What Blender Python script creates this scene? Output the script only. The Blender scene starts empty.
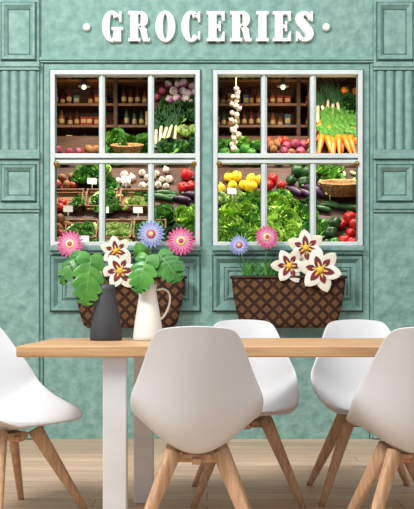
import bpy, bmesh, math, random
from mathutils import Vector, Matrix, noise
random.seed(7)
F=850.0; CY=-5.78; H=0.9; PX=207.0; PY=306.6
def P(px,py,y=0.0):
    d=y-CY
    return Vector(((px-PX)*d/F, y, H-(py-PY)*d/F))
S0=147.06
def WX(px): return (px-PX)/S0
def WZ(py): return H-(py-PY)/S0
scene=bpy.context.scene
coll=scene.collection
scene.view_settings.view_transform='Standard'

# ---------------------------------------------------------------- materials
def lin(c):
    r=[]
    for v in c:
        v=v/255.0
        r.append(v/12.92 if v<=0.04045 else ((v+0.055)/1.055)**2.4)
    return (r[0],r[1],r[2],1.0)
def mat(name,c1,c2=None,rough=0.5,scale=8.0,bump=0.0,metal=0.0,stretch=(1,1,1),detail=4.0,lo=0.35,hi=0.65,spec=0.4,dist=0.01):
    m=bpy.data.materials.new(name); m.use_nodes=True
    nt=m.node_tree; b=nt.nodes['Principled BSDF']
    b.inputs['Roughness'].default_value=rough
    b.inputs['Metallic'].default_value=metal
    b.inputs['Specular IOR Level'].default_value=spec
    if c2 is None: c2=tuple(max(0,v*0.88) for v in c1)
    tc=nt.nodes.new('ShaderNodeTexCoord'); mp=nt.nodes.new('ShaderNodeMapping')
    mp.inputs['Scale'].default_value=stretch
    no=nt.nodes.new('ShaderNodeTexNoise'); no.inputs['Scale'].default_value=scale; no.inputs['Detail'].default_value=detail
    cr=nt.nodes.new('ShaderNodeValToRGB')
    cr.color_ramp.elements[0].position=lo; cr.color_ramp.elements[1].position=hi
    cr.color_ramp.elements[0].color=lin(c1); cr.color_ramp.elements[1].color=lin(c2)
    L=nt.links.new
    L(tc.outputs['Object'],mp.inputs['Vector']); L(mp.outputs['Vector'],no.inputs['Vector'])
    L(no.outputs['Fac'],cr.inputs['Fac']); L(cr.outputs['Color'],b.inputs['Base Color'])
    if bump>0:
        bp=nt.nodes.new('ShaderNodeBump'); bp.inputs['Strength'].default_value=bump; bp.inputs['Distance'].default_value=dist
        L(no.outputs['Fac'],bp.inputs['Height']); L(bp.outputs['Normal'],b.inputs['Normal'])
    return m
def math_node(nt,op,a,bv=None):
    n=nt.nodes.new('ShaderNodeMath'); n.operation=op
    if isinstance(a,(int,float)): n.inputs[0].default_value=a
    else: nt.links.new(a,n.inputs[0])
    if bv is not None:
        if isinstance(bv,(int,float)): n.inputs[1].default_value=bv
        else: nt.links.new(bv,n.inputs[1])
    return n.outputs[0]

M={}
M['teal']=mat('teal_plaster',(108,146,139),(150,186,177),rough=0.8,scale=16,bump=0.7,detail=15,lo=0.24,hi=0.76,spec=0.15,dist=.025)
M['teal_trim']=mat('teal_trim_paint',(114,151,144),(136,172,164),rough=0.55,scale=20,bump=0.25,detail=8,spec=0.35)
M['teal_panel']=mat('teal_panel_paint',(106,144,139),(126,163,156),rough=0.55,scale=20,bump=0.2,detail=8,spec=0.35)
M['teal_shade']=mat('teal_painted_shade',(62,94,92),(74,108,104),rough=0.7,scale=9)  # dark colour standing in for shade along mouldings and between ribs
M['frame']=mat('window_frame_paint',(198,208,207),(214,222,221),rough=0.4,scale=5)
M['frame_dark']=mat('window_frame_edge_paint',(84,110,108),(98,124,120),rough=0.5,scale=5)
M['brass']=mat('brass',(200,160,70),(170,130,50),rough=0.3,metal=0.8)
M['white_letter']=mat('letter_white',(238,238,233),(228,230,225),rough=0.5)
M['shell']=mat('chair_white_plastic',(217,219,221),(213,215,218),rough=0.45,scale=3)
M['legwood']=mat('leg_oak',(216,178,142),(186,146,110),rough=0.5,scale=8,stretch=(9,9,0.7),bump=0.03,detail=7)
M['tablewood']=mat('table_oak',(218,178,134),(182,138,96),rough=0.45,scale=5,stretch=(0.6,16,16),bump=0.06,detail=10,lo=.3,hi=.7)
M['white_paint']=mat('white_paint',(226,228,230),(218,220,222),rough=0.4)
M['vase_dark']=mat('vase_graphite',(66,68,72),(54,56,60),rough=0.5)
M['ceramic']=mat('white_ceramic',(238,238,234),(230,230,226),rough=0.25)
M['leaf']=mat('leaf_green',(94,160,68),(56,122,50),rough=0.3,scale=12)
M['leaf2']=mat('leaf_green_deep',(76,140,62),(44,104,46),rough=0.3,scale=12)
M['leaf_light']=mat('leaf_light',(110,172,76),(70,136,56),rough=0.4,scale=12)
M['leaf_rib']=mat('leaf_rib',(140,190,100),rough=0.5)
M['stem']=mat('stem_green',(80,135,60),rough=0.5)
M['pink']=mat('petal_pink',(214,96,146),(196,70,122),rough=0.6,scale=30)
M['pinkl']=mat('petal_pink_light',(226,150,182),(214,120,162),rough=0.6)
M['blue']=mat('petal_lavender',(150,164,212),(124,142,200),rough=0.6,scale=30)
M['bluel']=mat('petal_lavender_light',(186,192,226),(166,176,218),rough=0.6)
M['petalw']=mat('petal_white',(242,239,228),(230,225,210),rough=0.6)
M['petalc']=mat('petal_cream_white',(228,222,204),(214,206,186),rough=0.6)
M['cream']=mat('flower_cream',(246,232,170),(238,214,130),rough=0.6)
M['burg']=mat('petal_burgundy',(100,22,34),(128,38,42),rough=0.6)
M['yellow']=mat('pollen_yellow',(244,210,90),(230,184,60),rough=0.6)
M['interior']=mat('interior_brown',(66,42,30),(40,26,18),rough=0.7,scale=4)
M['darkwood']=mat('dark_shelf_wood',(78,48,32),(50,30,20),rough=0.6,scale=8,stretch=(1,8,8))
M['shelfwood']=mat('shelf_board_wood',(120,80,50),(86,56,34),rough=0.6,scale=8,stretch=(1,8,8))
M['cratewood']=mat('crate_wood',(142,102,66),(104,70,44),rough=0.7,scale=10,stretch=(1,6,6))
M['wicker']=mat('wicker',(190,146,92),(110,76,44),rough=0.7,scale=60,bump=0.5)
M['soil']=mat('soil',(60,42,30),rough=0.9,scale=40,bump=0.4)
M['rim']=mat('planter_rim',(66,44,32),(52,34,25),rough=0.6)
M['lampmetal']=mat('lamp_metal',(60,56,52),(40,38,36),rough=0.4,metal=.6)
mb=bpy.data.materials.new('bulb_glow'); mb.use_nodes=True; bb=mb.node_tree.nodes['Principled BSDF']; bb.inputs['Emission Color'].default_value=(1,.72,.38,1); bb.inputs['Emission Strength'].default_value=4; M['bulb']=mb
V={}
def vm(k,a,b=None,**kw):
    kw.setdefault('rough',0.4); kw.setdefault('scale',20); V[k]=mat('produce_'+k,a,b,**kw)
vm('tomato',(206,44,30),(166,28,22)); vm('redp',(200,30,30),(146,18,20)); vm('yellowp',(248,208,44),(226,180,30))
vm('lemon',(244,220,64),(230,194,44)); vm('greenp',(76,140,50),(48,106,38)); vm('aub',(64,28,62),(40,18,42))
vm('darkp',(36,74,34),(24,50,28))
vm('cuke',(54,104,46),(34,76,36)); vm('garlic',(220,208,190),(190,168,152),rough=.6); vm('onion',(168,76,100),(128,44,70))
vm('turnip',(222,206,210),(170,80,136),rough=.45,scale=9,lo=.42,hi=.58)
vm('potato',(156,108,66),(120,80,48),rough=.8); vm('apple',(154,44,32),(100,54,28)); vm('carrot',(244,132,40),(222,100,28))
vm('lett',(184,216,86),(118,174,54),rough=.6,scale=12); vm('lettd',(104,158,58),(56,112,42),rough=.6,scale=12); vm('kale',(54,104,46),(28,68,34),rough=.7,scale=12)
vm('endive',(206,216,156),(136,176,86),rough=.6); vm('pale',(220,220,190),(188,198,144),rough=.6); vm('stemg',(70,120,50))
vm('orange',(230,130,44),(210,106,30))
vm('gl_red',(92,30,22),(62,22,18)); vm('gl_green',(44,68,40),(30,48,30)); vm('gl_amber',(132,74,32),(94,52,24)); vm('label',(180,152,106),(150,118,76),rough=.7); vm('gl_dark',(46,34,30))
vm('card',(240,238,228),rough=.8); vm('jam',(150,56,30),(104,38,22)); vm('lid',(166,140,80)); vm('creambox',(190,164,120),(160,132,90),rough=.8); vm('tealbox',(70,98,108),(48,74,86),rough=.8); vm('redbox',(140,44,36),(108,32,28),rough=.8)

def lattice():
    m=bpy.data.materials.new('planter_lattice'); m.use_nodes=True; nt=m.node_tree; b=nt.nodes['Principled BSDF']
    tc=nt.nodes.new('ShaderNodeTexCoord'); sp=nt.nodes.new('ShaderNodeSeparateXYZ'); nt.links.new(tc.outputs['Object'],sp.inputs[0])
    x=sp.outputs['X']; z=sp.outputs['Z']
    p=0.082
    a=math_node(nt,'FRACT',math_node(nt,'DIVIDE',math_node(nt,'ADD',x,z),p))
    c=math_node(nt,'FRACT',math_node(nt,'DIVIDE',math_node(nt,'SUBTRACT',x,z),p))
    mn=math_node(nt,'MINIMUM',a,c)
    g=math_node(nt,'GREATER_THAN',mn,0.36)
    mx=nt.nodes.new('ShaderNodeMix'); mx.data_type='RGBA'
    nt.links.new(g,mx.inputs[0]); mx.inputs[6].default_value=lin((54,35,26)); mx.inputs[7].default_value=lin((108,75,50))
    nt.links.new(mx.outputs[2],b.inputs['Base Color']); b.inputs['Roughness'].default_value=0.7; b.inputs['Specular IOR Level'].default_value=.2
    bp=nt.nodes.new('ShaderNodeBump'); bp.invert=True; bp.inputs['Strength'].default_value=0.6; bp.inputs['Distance'].default_value=0.008
    nt.links.new(g,bp.inputs['Height']); nt.links.new(bp.outputs['Normal'],b.inputs['Normal'])
    return m
M['lattice']=lattice()
def planks():
    m=bpy.data.materials.new('floor_planks'); m.use_nodes=True; nt=m.node_tree; b=nt.nodes['Principled BSDF']
    tc=nt.nodes.new('ShaderNodeTexCoord'); br=nt.nodes.new('ShaderNodeTexBrick')
    br.inputs['Scale'].default_value=1.0; br.inputs['Brick Width'].default_value=1.4; br.inputs['Row Height'].default_value=0.14
    br.inputs['Mortar Size'].default_value=0.003; br.inputs['Color1'].default_value=lin((220,194,166)); br.inputs['Color2'].default_value=lin((200,172,144))
    br.inputs['Mortar'].default_value=lin((146,118,92)); br.offset=0.37
    nt.links.new(tc.outputs['Object'],br.inputs['Vector'])
    mp=nt.nodes.new('ShaderNodeMapping'); mp.inputs['Scale'].default_value=(1.2,22,1)
    no=nt.nodes.new('ShaderNodeTexNoise'); no.inputs['Scale'].default_value=3; no.inputs['Detail'].default_value=8
    nt.links.new(tc.outputs['Object'],mp.inputs[0]); nt.links.new(mp.outputs[0],no.inputs['Vector'])
    mx=nt.nodes.new('ShaderNodeMix'); mx.data_type='RGBA'; mx.blend_type='MULTIPLY'; mx.inputs[0].default_value=1
    cr=nt.nodes.new('ShaderNodeValToRGB'); cr.color_ramp.elements[0].color=(0.68,0.66,0.64,1); cr.color_ramp.elements[1].color=(1.1,1.1,1.1,1)
    cr.color_ramp.elements[0].position=.3; cr.color_ramp.elements[1].position=.7
    nt.links.new(no.outputs['Fac'],cr.inputs[0]); nt.links.new(br.outputs['Color'],mx.inputs[6]); nt.links.new(cr.outputs[0],mx.inputs[7])
    nt.links.new(mx.outputs[2],b.inputs['Base Color']); b.inputs['Roughness'].default_value=0.5
    return m
M['floor']=planks()
def brickm():
    m=bpy.data.materials.new('red_brick'); m.use_nodes=True; nt=m.node_tree; b=nt.nodes['Principled BSDF']
    tc=nt.nodes.new('ShaderNodeTexCoord'); mp=nt.nodes.new('ShaderNodeMapping'); mp.inputs['Rotation'].default_value=(math.radians(90),0,0)
    br=nt.nodes.new('ShaderNodeTexBrick'); br.inputs['Scale'].default_value=1; br.inputs['Brick Width'].default_value=.22; br.inputs['Row Height'].default_value=.075
    br.inputs['Mortar Size'].default_value=.006; br.inputs['Color1'].default_value=lin((110,60,52)); br.inputs['Color2'].default_value=lin((84,44,42)); br.inputs['Mortar'].default_value=lin((150,130,120))
    nt.links.new(tc.outputs['Object'],mp.inputs[0]); nt.links.new(mp.outputs[0],br.inputs['Vector']); nt.links.new(br.outputs['Color'],b.inputs['Base Color'])
    b.inputs['Roughness'].default_value=.8
    return m
M['brick']=brickm()

# ---------------------------------------------------------------- mesh helper
class MB:
    def __init__(s): s.v=[]; s.f=[]; s.m=[]; s.sm=[]
    def add(s,vs,fs,mi=0,smooth=False,mx=None):
        o=len(s.v)
        for v in vs:
            v=Vector(v)
            if mx is not None: v=mx@v
            s.v.append(v)
        for f in fs:
            s.f.append([i+o for i in f]); s.m.append(mi); s.sm.append(smooth)
    def box(s,x0,x1,y0,y1,z0,z1,mi=0,mx=None):
        vs=[(x0,y0,z0),(x1,y0,z0),(x1,y1,z0),(x0,y1,z0),(x0,y0,z1),(x1,y0,z1),(x1,y1,z1),(x0,y1,z1)]
        s.add(vs,[(0,3,2,1),(4,5,6,7),(0,1,5,4),(1,2,6,5),(2,3,7,6),(3,0,4,7)],mi,False,mx)
    def lathe(s,prof,n=24,mi=0,mx=None,capb=True,capt=True,fn=None):
        vs=[];fs=[]
        for (r,z) in prof:
            for i in range(n):
                a=2*math.pi*i/n
                v=Vector((r*math.cos(a),r*math.sin(a),z))
                if fn: v=fn(v,a)
                vs.append(v)
        k=len(prof)
        for j in range(k-1):
            for i in range(n):
                i2=(i+1)%n
                fs.append((j*n+i,j*n+i2,(j+1)*n+i2,(j+1)*n+i))
        if capb: fs.append(tuple(range(n-1,-1,-1)))
        if capt: fs.append(tuple((k-1)*n+i for i in range(n)))
        s.add(vs,fs,mi,True,mx)
    def tube(s,pts,rad,n=8,mi=0,mx=None):
        pts=[Vector(p) for p in pts]; vs=[];fs=[]
        if not isinstance(rad,(list,tuple)): rad=[rad]*len(pts)
        prev=None
        for j,p in enumerate(pts):
            t=(pts[min(j+1,len(pts)-1)]-pts[max(j-1,0)]).normalized()
            a=prev if prev is not None else (Vector((0,0,1)) if abs(t.z)<.9 else Vector((1,0,0)))
            u=(a-t*a.dot(t)).normalized(); prev=u
            w=t.cross(u)
            for i in range(n):
                an=2*math.pi*i/n
                vs.append(p+(u*math.cos(an)+w*math.sin(an))*rad[j])
        for j in range(len(pts)-1):
            for i in range(n):
                i2=(i+1)%n
                fs.append((j*n+i,j*n+i2,(j+1)*n+i2,(j+1)*n+i))
        fs.append(tuple(range(n-1,-1,-1))); fs.append(tuple((len(pts)-1)*n+i for i in range(n)))
        s.add(vs,fs,mi,True,mx)
    def grid(s,fn,nu,nv,mi=0,mx=None,smooth=True):
        vs=[fn(i/nu,j/nv) for j in range(nv+1) for i in range(nu+1)]
        fs=[(j*(nu+1)+i,j*(nu+1)+i+1,(j+1)*(nu+1)+i+1,(j+1)*(nu+1)+i) for j in range(nv) for i in range(nu)]
        s.add(vs,fs,mi,smooth,mx)
    def prism(s,poly,y0,y1,mi=0):
        n=len(poly)
        vs=[(p[0],y0,p[1]) for p in poly]+[(p[0],y1,p[1]) for p in poly]
        fs=[tuple(range(n)),tuple(range(2*n-1,n-1,-1))]
        for i in range(n):
            j=(i+1)%n
            fs.append((i,i+n,j+n,j))
        s.add(vs,fs,mi)
    def mesh(s,name,mats,origin=Vector((0,0,0)),fix=True):
        me=bpy.data.meshes.new(name)
        me.from_pydata([v-origin for v in s.v],[],s.f)
        for m in mats: me.materials.append(m)
        for i,p in enumerate(me.polygons):
            p.material_index=s.m[i]; p.use_smooth=s.sm[i]
        if fix:
            bm=bmesh.new(); bm.from_mesh(me); bmesh.ops.recalc_face_normals(bm,faces=bm.faces); bm.to_mesh(me); bm.free()
        return me
    def obj(s,name,mats,parent=None,origin=None,fix=True,bevel=0,subsurf=0,seg=2):
        origin=Vector(origin) if origin is not None else Vector((0,0,0))
        ob=bpy.data.objects.new(name,s.mesh(name,mats,origin,fix)); coll.objects.link(ob)
        if parent is not None:
            ob.parent=parent; ob.location=origin-Vector(parent.location)
        else: ob.location=origin
        if bevel:
            b=ob.modifiers.new('bevel','BEVEL'); b.width=bevel; b.segments=seg; b.limit_method='ANGLE'
        if subsurf:
            b=ob.modifiers.new('sub','SUBSURF'); b.levels=subsurf; b.render_levels=subsurf
        return ob
def empty(name,loc):
    e=bpy.data.objects.new(name,None); e.empty_display_size=.1; e.location=loc; coll.objects.link(e); return e
def tag(o,label,cat,group=None,kind=None):
    o['label']=label; o['category']=cat
    if group: o['group']=group
    if kind: o['kind']=kind
    return o
def struct(o,label=None,cat='wall'):
    o['kind']='structure'
    if label: o['label']=label; o['category']=cat
    return o

# ---------------------------------------------------------------- room shell
b=MB(); b.box(-5,5,-9,-0.0,-0.1,0)
struct(b.obj('floor',[M['floor']]),'pale wood plank floor beneath the dining table','floor')
xs=[WX(-1),WX(51),WX(200),WX(213),WX(362),WX(415)]
zs=[0,WZ(246),WZ(71),3.3]
b=MB()
for i in range(5):
    for j in range(3):
        if j==1 and i in (1,3): continue
        b.box(xs[i],xs[i+1],0,0.1,zs[j],zs[j+1])
w=b.obj('wall_back',[M['teal']],fix=False)
bm=bmesh.new(); bm.from_mesh(w.data); bmesh.ops.remove_doubles(bm,verts=bm.verts,dist=1e-5)
seen={}
for f in bm.faces:
    k=tuple(sorted(v.index for v in f.verts)); seen.setdefault(k,[]).append(f)
dele=[f for fs in seen.values() if len(fs)>1 for f in fs]
bmesh.ops.delete(bm,geom=dele,context='FACES'); bm.to_mesh(w.data); bm.free()
struct(w,'mottled green plaster shopfront wall with two window openings')
for k,(a,c) in enumerate(((-420,-1),(415,830))):
    b=MB(); b.box(WX(a),WX(c),0,0.1,0,3.3)
    struct(b.obj('wall_left' if k==0 else 'wall_right',[M['brick']]),'red brick wall beside the green shopfront')

tn=[0]
def trim(b,label,mt='teal_trim',bevel=.004,seg=2):
    tn[0]+=1
    return struct(b.obj('trim_%d'%tn[0],[M[mt],M['teal_shade']],bevel=bevel,seg=seg),label,'trim')
def ring(b,x0,y0,x1,y1,w,t,base=0.0,mi=0):
    X0,X1,Z1,Z0=WX(x0),WX(x1),WZ(y0),WZ(y1); w=w/S0
    prof=[(0,0),(0.12,1),(0.45,.9),(1,0)]
    vs=[];fs=[]
    for (u,h) in prof:
        d=u*w; y=-base-h*t
        vs+=[(X0+d,y,Z0+d),(X1-d,y,Z0+d),(X1-d,y,Z1-d),(X0+d,y,Z1-d)]
    for k in range(len(prof)-1):
        for i in range(4):
            j=(i+1)%4
            fs.append((k*4+i,k*4+j,(k+1)*4+j,(k+1)*4+i))
    b.add(vs,fs,mi)
def shade_line(b,x0,y0,x1,y1,base,w=1.0):  # thin dark strips, shade painted around a moulding
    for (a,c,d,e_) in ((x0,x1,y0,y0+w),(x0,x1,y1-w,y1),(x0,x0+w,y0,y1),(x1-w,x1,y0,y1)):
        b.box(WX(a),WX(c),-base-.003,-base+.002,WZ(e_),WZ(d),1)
def pbox(b,x0,x1,y0,y1,ya,yb,mi=0):
    b.box(WX(x0),WX(x1),ya,yb,WZ(y1),WZ(y0),mi)
for (a,c) in ((0,40),(373,414)):
    b=MB(); pbox(b,a,c,-20,438,-.035,.0)
    trim(b,'flat green pilaster beside the shop window',mt='teal',bevel=.006)
    b=MB(); ring(b,a+3,5,c-3,62,6,.026,.035); shade_line(b,a+2,4,c-2,63,.035,.9); shade_line(b,a+9,11,c-9,56,.035,.7)
    trim(b,'raised square moulding panel at top of pilaster',bevel=0)
    b=MB(); pbox(b,a-1,c+1,64,69,-.06,-.0); pbox(b,a-.5,c+.5,69,72,-.05,0); pbox(b,a-.5,c+.5,151,154,-.05,0); pbox(b,a-1,c+1,154,160,-.06,0)
    pbox(b,a-1,c+1,205,210,-.06,0); pbox(b,a-.5,c+.5,210,213,-.048,0)
    for yy in (72,160,213): pbox(b,a,c,yy,yy+1.0,-.038,0,1)  # painted shade under each ledge
    trim(b,'horizontal green mouldings across pilaster',bevel=.003)
    b=MB()
    n=4; ww=(c-a-4)/n
    for i in range(n):
        xc=a+2+ww*(i+.5); r=ww*.40/S0
        vs=[];fs=[]; K=8
        for zz in (WZ(151),WZ(73)):
            for k in range(K+1):
                an=math.pi*k/K
                vs.append((WX(xc)+r*math.cos(an),-.034-.75*r*math.sin(an),zz))
        for k in range(K): fs.append((k,k+1,K+1+k+1,K+1+k))
        b.add(vs,fs,0,True)
        pbox(b,a+2+ww*i-.5,a+2+ww*i+.5,73,151,-.037,-.03,1)  # painted shade strip between the ribs
    pbox(b,c-2.5,c-1.5,73,151,-.037,-.03,1)
    trim(b,'fluted green pilaster section with vertical ribs',bevel=0)
    b=MB(); ring(b,a+3,166,c-3,202,6,.026,.035); shade_line(b,a+2,165,c-2,203,.035,.9); shade_line(b,a+9,172,c-9,196,.035,.7)
    trim(b,'small raised moulding panel on pilaster',bevel=0)
b=MB(); pbox(b,40,373,58,61,-.03,0); pbox(b,40,373,61,63,-.018,0); pbox(b,40,373,63,64,-.004,0,1)
trim(b,'thin green moulding beneath the shop sign',bevel=.002)
b=MB(); pbox(b,40,43,64,438,-.012,0); pbox(b,370,373,64,438,-.012,0); pbox(b,43,44,64,438,-.003,0,1); pbox(b,369,370,64,438,-.003,0,1)
trim(b,'slim vertical green moulding beside windows',bevel=.001)
for (a,c) in ((51,200),(213,362)):
    b=MB(); pbox(b,a-1,c+1,246.5,251,-.05,0); pbox(b,a+1,c-1,251,254,-.03,0)
    trim(b,'green window sill moulding')
    b=MB(); ring(b,a,256,c,311,7,.032,0); ring(b,a+13,269,c-13,298,3,.012,0); shade_line(b,a-1,255,c+1,312,0); shade_line(b,a+11,267,c-11,300,0,.7)
    trim(b,'raised rectangular panel moulding beneath window',bevel=0,mt='teal_panel')

# ---------------------------------------------------------------- windows
for wi,(a,c) in enumerate(((51,200),(213,362))):
    e=empty('window_%d'%(wi+1),(WX((a+c)/2),0.03,WZ(246)))
    struct(e,'white painted sash window with six lights and brass catches','window')
    b=MB()
    pbox(b,a,a+4.5,71,246,-.03,.05); pbox(b,c-4.5,c,71,246,-.03,.05)
    pbox(b,a+4.5,c-4.5,71,75.5,-.03,.05); pbox(b,a+4.5,c-4.5,242,246,-.03,.05)
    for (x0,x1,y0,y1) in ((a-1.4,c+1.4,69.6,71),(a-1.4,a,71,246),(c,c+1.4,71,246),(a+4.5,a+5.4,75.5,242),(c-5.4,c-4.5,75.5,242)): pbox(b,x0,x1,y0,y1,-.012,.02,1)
    b.obj('frame',[M['frame'],M['frame_dark']],parent=e,origin=e.location,bevel=.003)
    b=MB()
    for x in (a+51,a+100):
        for (t0,t1) in ((75.5,153.5),(164,242)):
            pbox(b,x-2.7,x+2.7,t0,t1,-.005,.045)
            pbox(b,x-1.0,x+1.0,t0,t1,-.015,-.005)
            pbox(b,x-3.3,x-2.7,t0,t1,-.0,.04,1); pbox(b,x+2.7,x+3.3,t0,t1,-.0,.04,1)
    b.obj('glazing_bar',[M['frame'],M['frame_dark']],parent=e,origin=e.location,bevel=.0015)
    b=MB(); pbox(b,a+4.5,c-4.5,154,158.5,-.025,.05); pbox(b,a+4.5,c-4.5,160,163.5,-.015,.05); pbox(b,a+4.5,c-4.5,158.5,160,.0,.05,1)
    b.obj('meeting_rail',[M['frame'],M['frame_dark']],parent=e,origin=e.location,bevel=.003)
    for x in (a+6,c-6):
        b=MB()
        mx=Matrix.Translation((WX(x),-.03,WZ(164.5)))@Matrix.Rotation(math.radians(90),4,'X')
        b.lathe([(.014,-.006),(.018,0),(.018,.004),(.008,.008),(.006,.016),(.010,.02),(.004,.024)],14,0,mx)
        b.obj('catch',[M['brass']],parent=e,origin=(WX(x),-.03,WZ(164.5)))

# ---------------------------------------------------------------- lettering
e=empty('sign_lettering',(WX(207),0,WZ(43)))
tag(e,'white slab-serif shop lettering reading GROCERIES with round dots','sign')
def L_rect(l,x0,x1,y0,y1): l.append([(x0,y0),(x1,y0),(x1,y1),(x0,y1)])
def L_ring(l,cx,cy,rx,ry,ix,iy,a0,a1,n=28):
    for i in range(n):
        t0=math.radians(a0+(a1-a0)*i/n); t1=math.radians(a0+(a1-a0)*(i+1)/n)
        l.append([(cx+rx*math.cos(t0),cy-ry*math.sin(t0)),(cx+rx*math.cos(t1),cy-ry*math.sin(t1)),(cx+ix*math.cos(t1),cy-iy*math.sin(t1)),(cx+ix*math.cos(t0),cy-iy*math.sin(t0))])
def L_I(l,w):
    c=w/2; L_rect(l,c-4,c+4,0,31); L_rect(l,c-6.2,c+6.2,0,3.4); L_rect(l,c-6.2,c+6.2,27.6,31)
def L_E(l,w):
    L_rect(l,2,10,0,31); L_rect(l,0,w,0,3.4); L_rect(l,0,w,27.6,31); L_rect(l,8,w-4,13.8,17.2)
    l.append([(w-4.5,0),(w,0),(w,10),(w-1.8,10)]); l.append([(w-1.8,21),(w,21),(w,31),(w-4.5,31)])
    L_rect(l,w-6,w-3.8,10.5,20.5)
def L_R(l,w):
    L_rect(l,2,10,0,31); L_rect(l,0,12,0,3.4); L_rect(l,0,12.2,27.6,31); L_rect(l,8,13,0,3.4); L_rect(l,8,13,13.2,16.8)
    L_ring(l,12,8.4,w-12.8,8.4,w-20,5.0,90,-90,20)
    l.append([(10.5,16),(14,14.5),(18.4,18),(19.6,27.6),(w+1,27.6),(w+1,31),(15,31),(12,20)])
def L_O(l,w): L_ring(l,w/2,15.5,w/2,16,w/2-7.5,12.6,0,360,40)
def L_C(l,w):
    L_ring(l,w/2,15.5,w/2,16,w/2-7.6,12.6,42,318,34)
    L_rect(l,w-3,w-.8,0.3,11.2); L_rect(l,w-3,w-.8,20.8,29)
    l.append([(w-7,2.5),(w-2.6,4),(w-2.6,9)])
def L_G(l,w):
    L_ring(l,w/2-.5,15.5,w/2-.5,16,w/2-8,12.6,42,330,34)
    L_rect(l,w-3.4,w-1.2,0.3,11); L_rect(l,w-9,w-1.6,16.6,31); L_rect(l,w-11,w+.5,16.4,19.4)
    l.append([(w-7,2.5),(w-2.8,4),(w-2.8,9)])
def L_S(l,w):
    c=[(w-2.8,9,1.5),(w-5,3.9,2.2),(w/2,2.0,2.0),(4.7,5,3.8),(4.6,9.5,4.5),(w/2,15.2,4.6),(w-4.6,21,4.5),(w-4.7,26,3.8),(w/2,29.0,2.0),(4.8,27,2.2),(2.6,22,1.5)]
    def at(t):
        i=min(int(t),len(c)-2); f=t-i
        p=[c[max(i-1,0)],c[i],c[i+1],c[min(i+2,len(c)-1)]]
        r=[]
        for k in range(3):
            a,b_,d,e_=[q[k] for q in p]
            r.append(.5*((2*b_)+(-a+d)*f+(2*a-5*b_+4*d-e_)*f*f+(-a+3*b_-3*d+e_)*f**3))
        return r
    n=60; L=[];R=[]
    for i in range(n+1):
        t=(len(c)-1)*i/n*.9999; q=at(t); q2=at(min(t+.02,len(c)-1.001)); q1=at(max(t-.02,0))
        dx,dy=q2[0]-q1[0],q2[1]-q1[1]; m=math.hypot(dx,dy) or 1
        L.append((q[0]-dy/m*q[2],q[1]+dx/m*q[2])); R.append((q[0]+dy/m*q[2],q[1]-dx/m*q[2]))
    for i in range(n): l.append([L[i],L[i+1],R[i+1],R[i]])
    L_rect(l,w-2.7,w-.7,0.2,10.5); L_rect(l,.5,2.5,20.5,30.8)
spec=[('G',L_G,102.5,20.5),('R',L_R,128.5,20.5),('O',L_O,155.5,20),('C',L_C,181.5,19.5),('E',L_E,206.5,18),('R',L_R,230,20.5),('I',L_I,256,12.4),('E',L_E,272.5,18),('S',L_S,295,18)]
for ch,fn,x0,wd in spec:
    l=[]; fn(l,wd); b=MB()
    for k,poly in enumerate(l):
        b.prism([(WX(x0+p[0]),WZ(12.5+p[1]*.97)) for p in poly],-.03-.00003*(k%7),-.0)
    b.obj('letter',[M['white_letter']],parent=e,origin=(WX(x0),0,WZ(43)))
for x in (87,326):
    b=MB(); mx=Matrix.Translation((WX(x),0,WZ(28)))@Matrix.Rotation(math.radians(90),4,'X')
    b.lathe([(.026,0),(.026,.022),(.021,.028)],20,0,mx)
    b.obj('dot',[M['white_letter']],parent=e,origin=(WX(x),0,WZ(28)))

# ---------------------------------------------------------------- shop interior
XI=1.75; ZF=1.22; YB=1.6
for nm,bx in (('floor_shop',(-XI,XI,.1,YB,ZF-.05,ZF)),('wall_shop_back',(-XI,XI,YB,YB+.05,ZF-.05,3.1)),('ceiling_shop',(-XI,XI,.1,YB,3.05,3.1)),
              ('wall_shop_left',(-XI-.05,-XI,.1,YB,ZF-.05,3.1)),('wall_shop_right',(XI,XI+.05,.1,YB,ZF-.05,3.1))):
    b=MB(); b.box(*bx); struct(b.obj(nm,[M['interior']]),'brown inner surface of the grocery behind the windows','shop interior')

SH=(2.0,2.21,2.42,2.60,2.80)
for k,(xa,xb) in enumerate(((-1.5,-.06),(.0,1.5))):
    e=empty('shelf_unit',((xa+xb)/2,1.45,ZF)); tag(e,'dark wooden wall shelving filled with bottles and jars','shelf','shop wall shelving')
    b=MB()
    for x in (xa,(xa+xb)/2,xb-.03): b.box(x,x+.03,1.32,1.58,ZF,3.03)
    b.box(xa,xb,1.58,1.6-.002,ZF,3.03)
    b.obj('frame',[M['darkwood']],parent=e,origin=e.location)
    for z in SH:
        b=MB(); b.box(xa+.03,(xa+xb)/2,1.33,1.575,z-.02,z); b.box((xa+xb)/2+.03,xb-.03,1.33,1.575,z-.02,z)
        b.obj('shelf',[M['shelfwood']],parent=e,origin=((xa+xb)/2,1.45,z))
def bottle_mesh(nm,glass,hh,r,jar=False,lb='label'):
    b=MB()
    if jar:
        b.lathe([(r*.9,0),(r,.01),(r,hh*.75),(r*.85,hh*.82)],14,0)
        b.lathe([(r*.9,hh*.82),(r*.9,hh)],14,2)
    else:
        b.lathe([(r*.9,0),(r,.01),(r,hh*.58),(r*.4,hh*.75),(r*.35,hh*.93)],14,0)
        b.lathe([(r*.42,hh*.93),(r*.42,hh)],10,2)
    b.lathe([(r*1.03,hh*.18),(r*1.03,hh*.42)],14,1,capb=False,capt=False)
    return b.mesh(nm,[glass,V[lb],V['gl_dark'] if not jar else V['lid']])
def carton(mt,w,h):
    b=MB(); b.box(-w,w,-.03,.03,0,h,0); b.box(-w*.75,w*.75,-.0315,-.03,h*.3,h*.7,1); return b.mesh('carton',[V[mt],V['label']])
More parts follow.
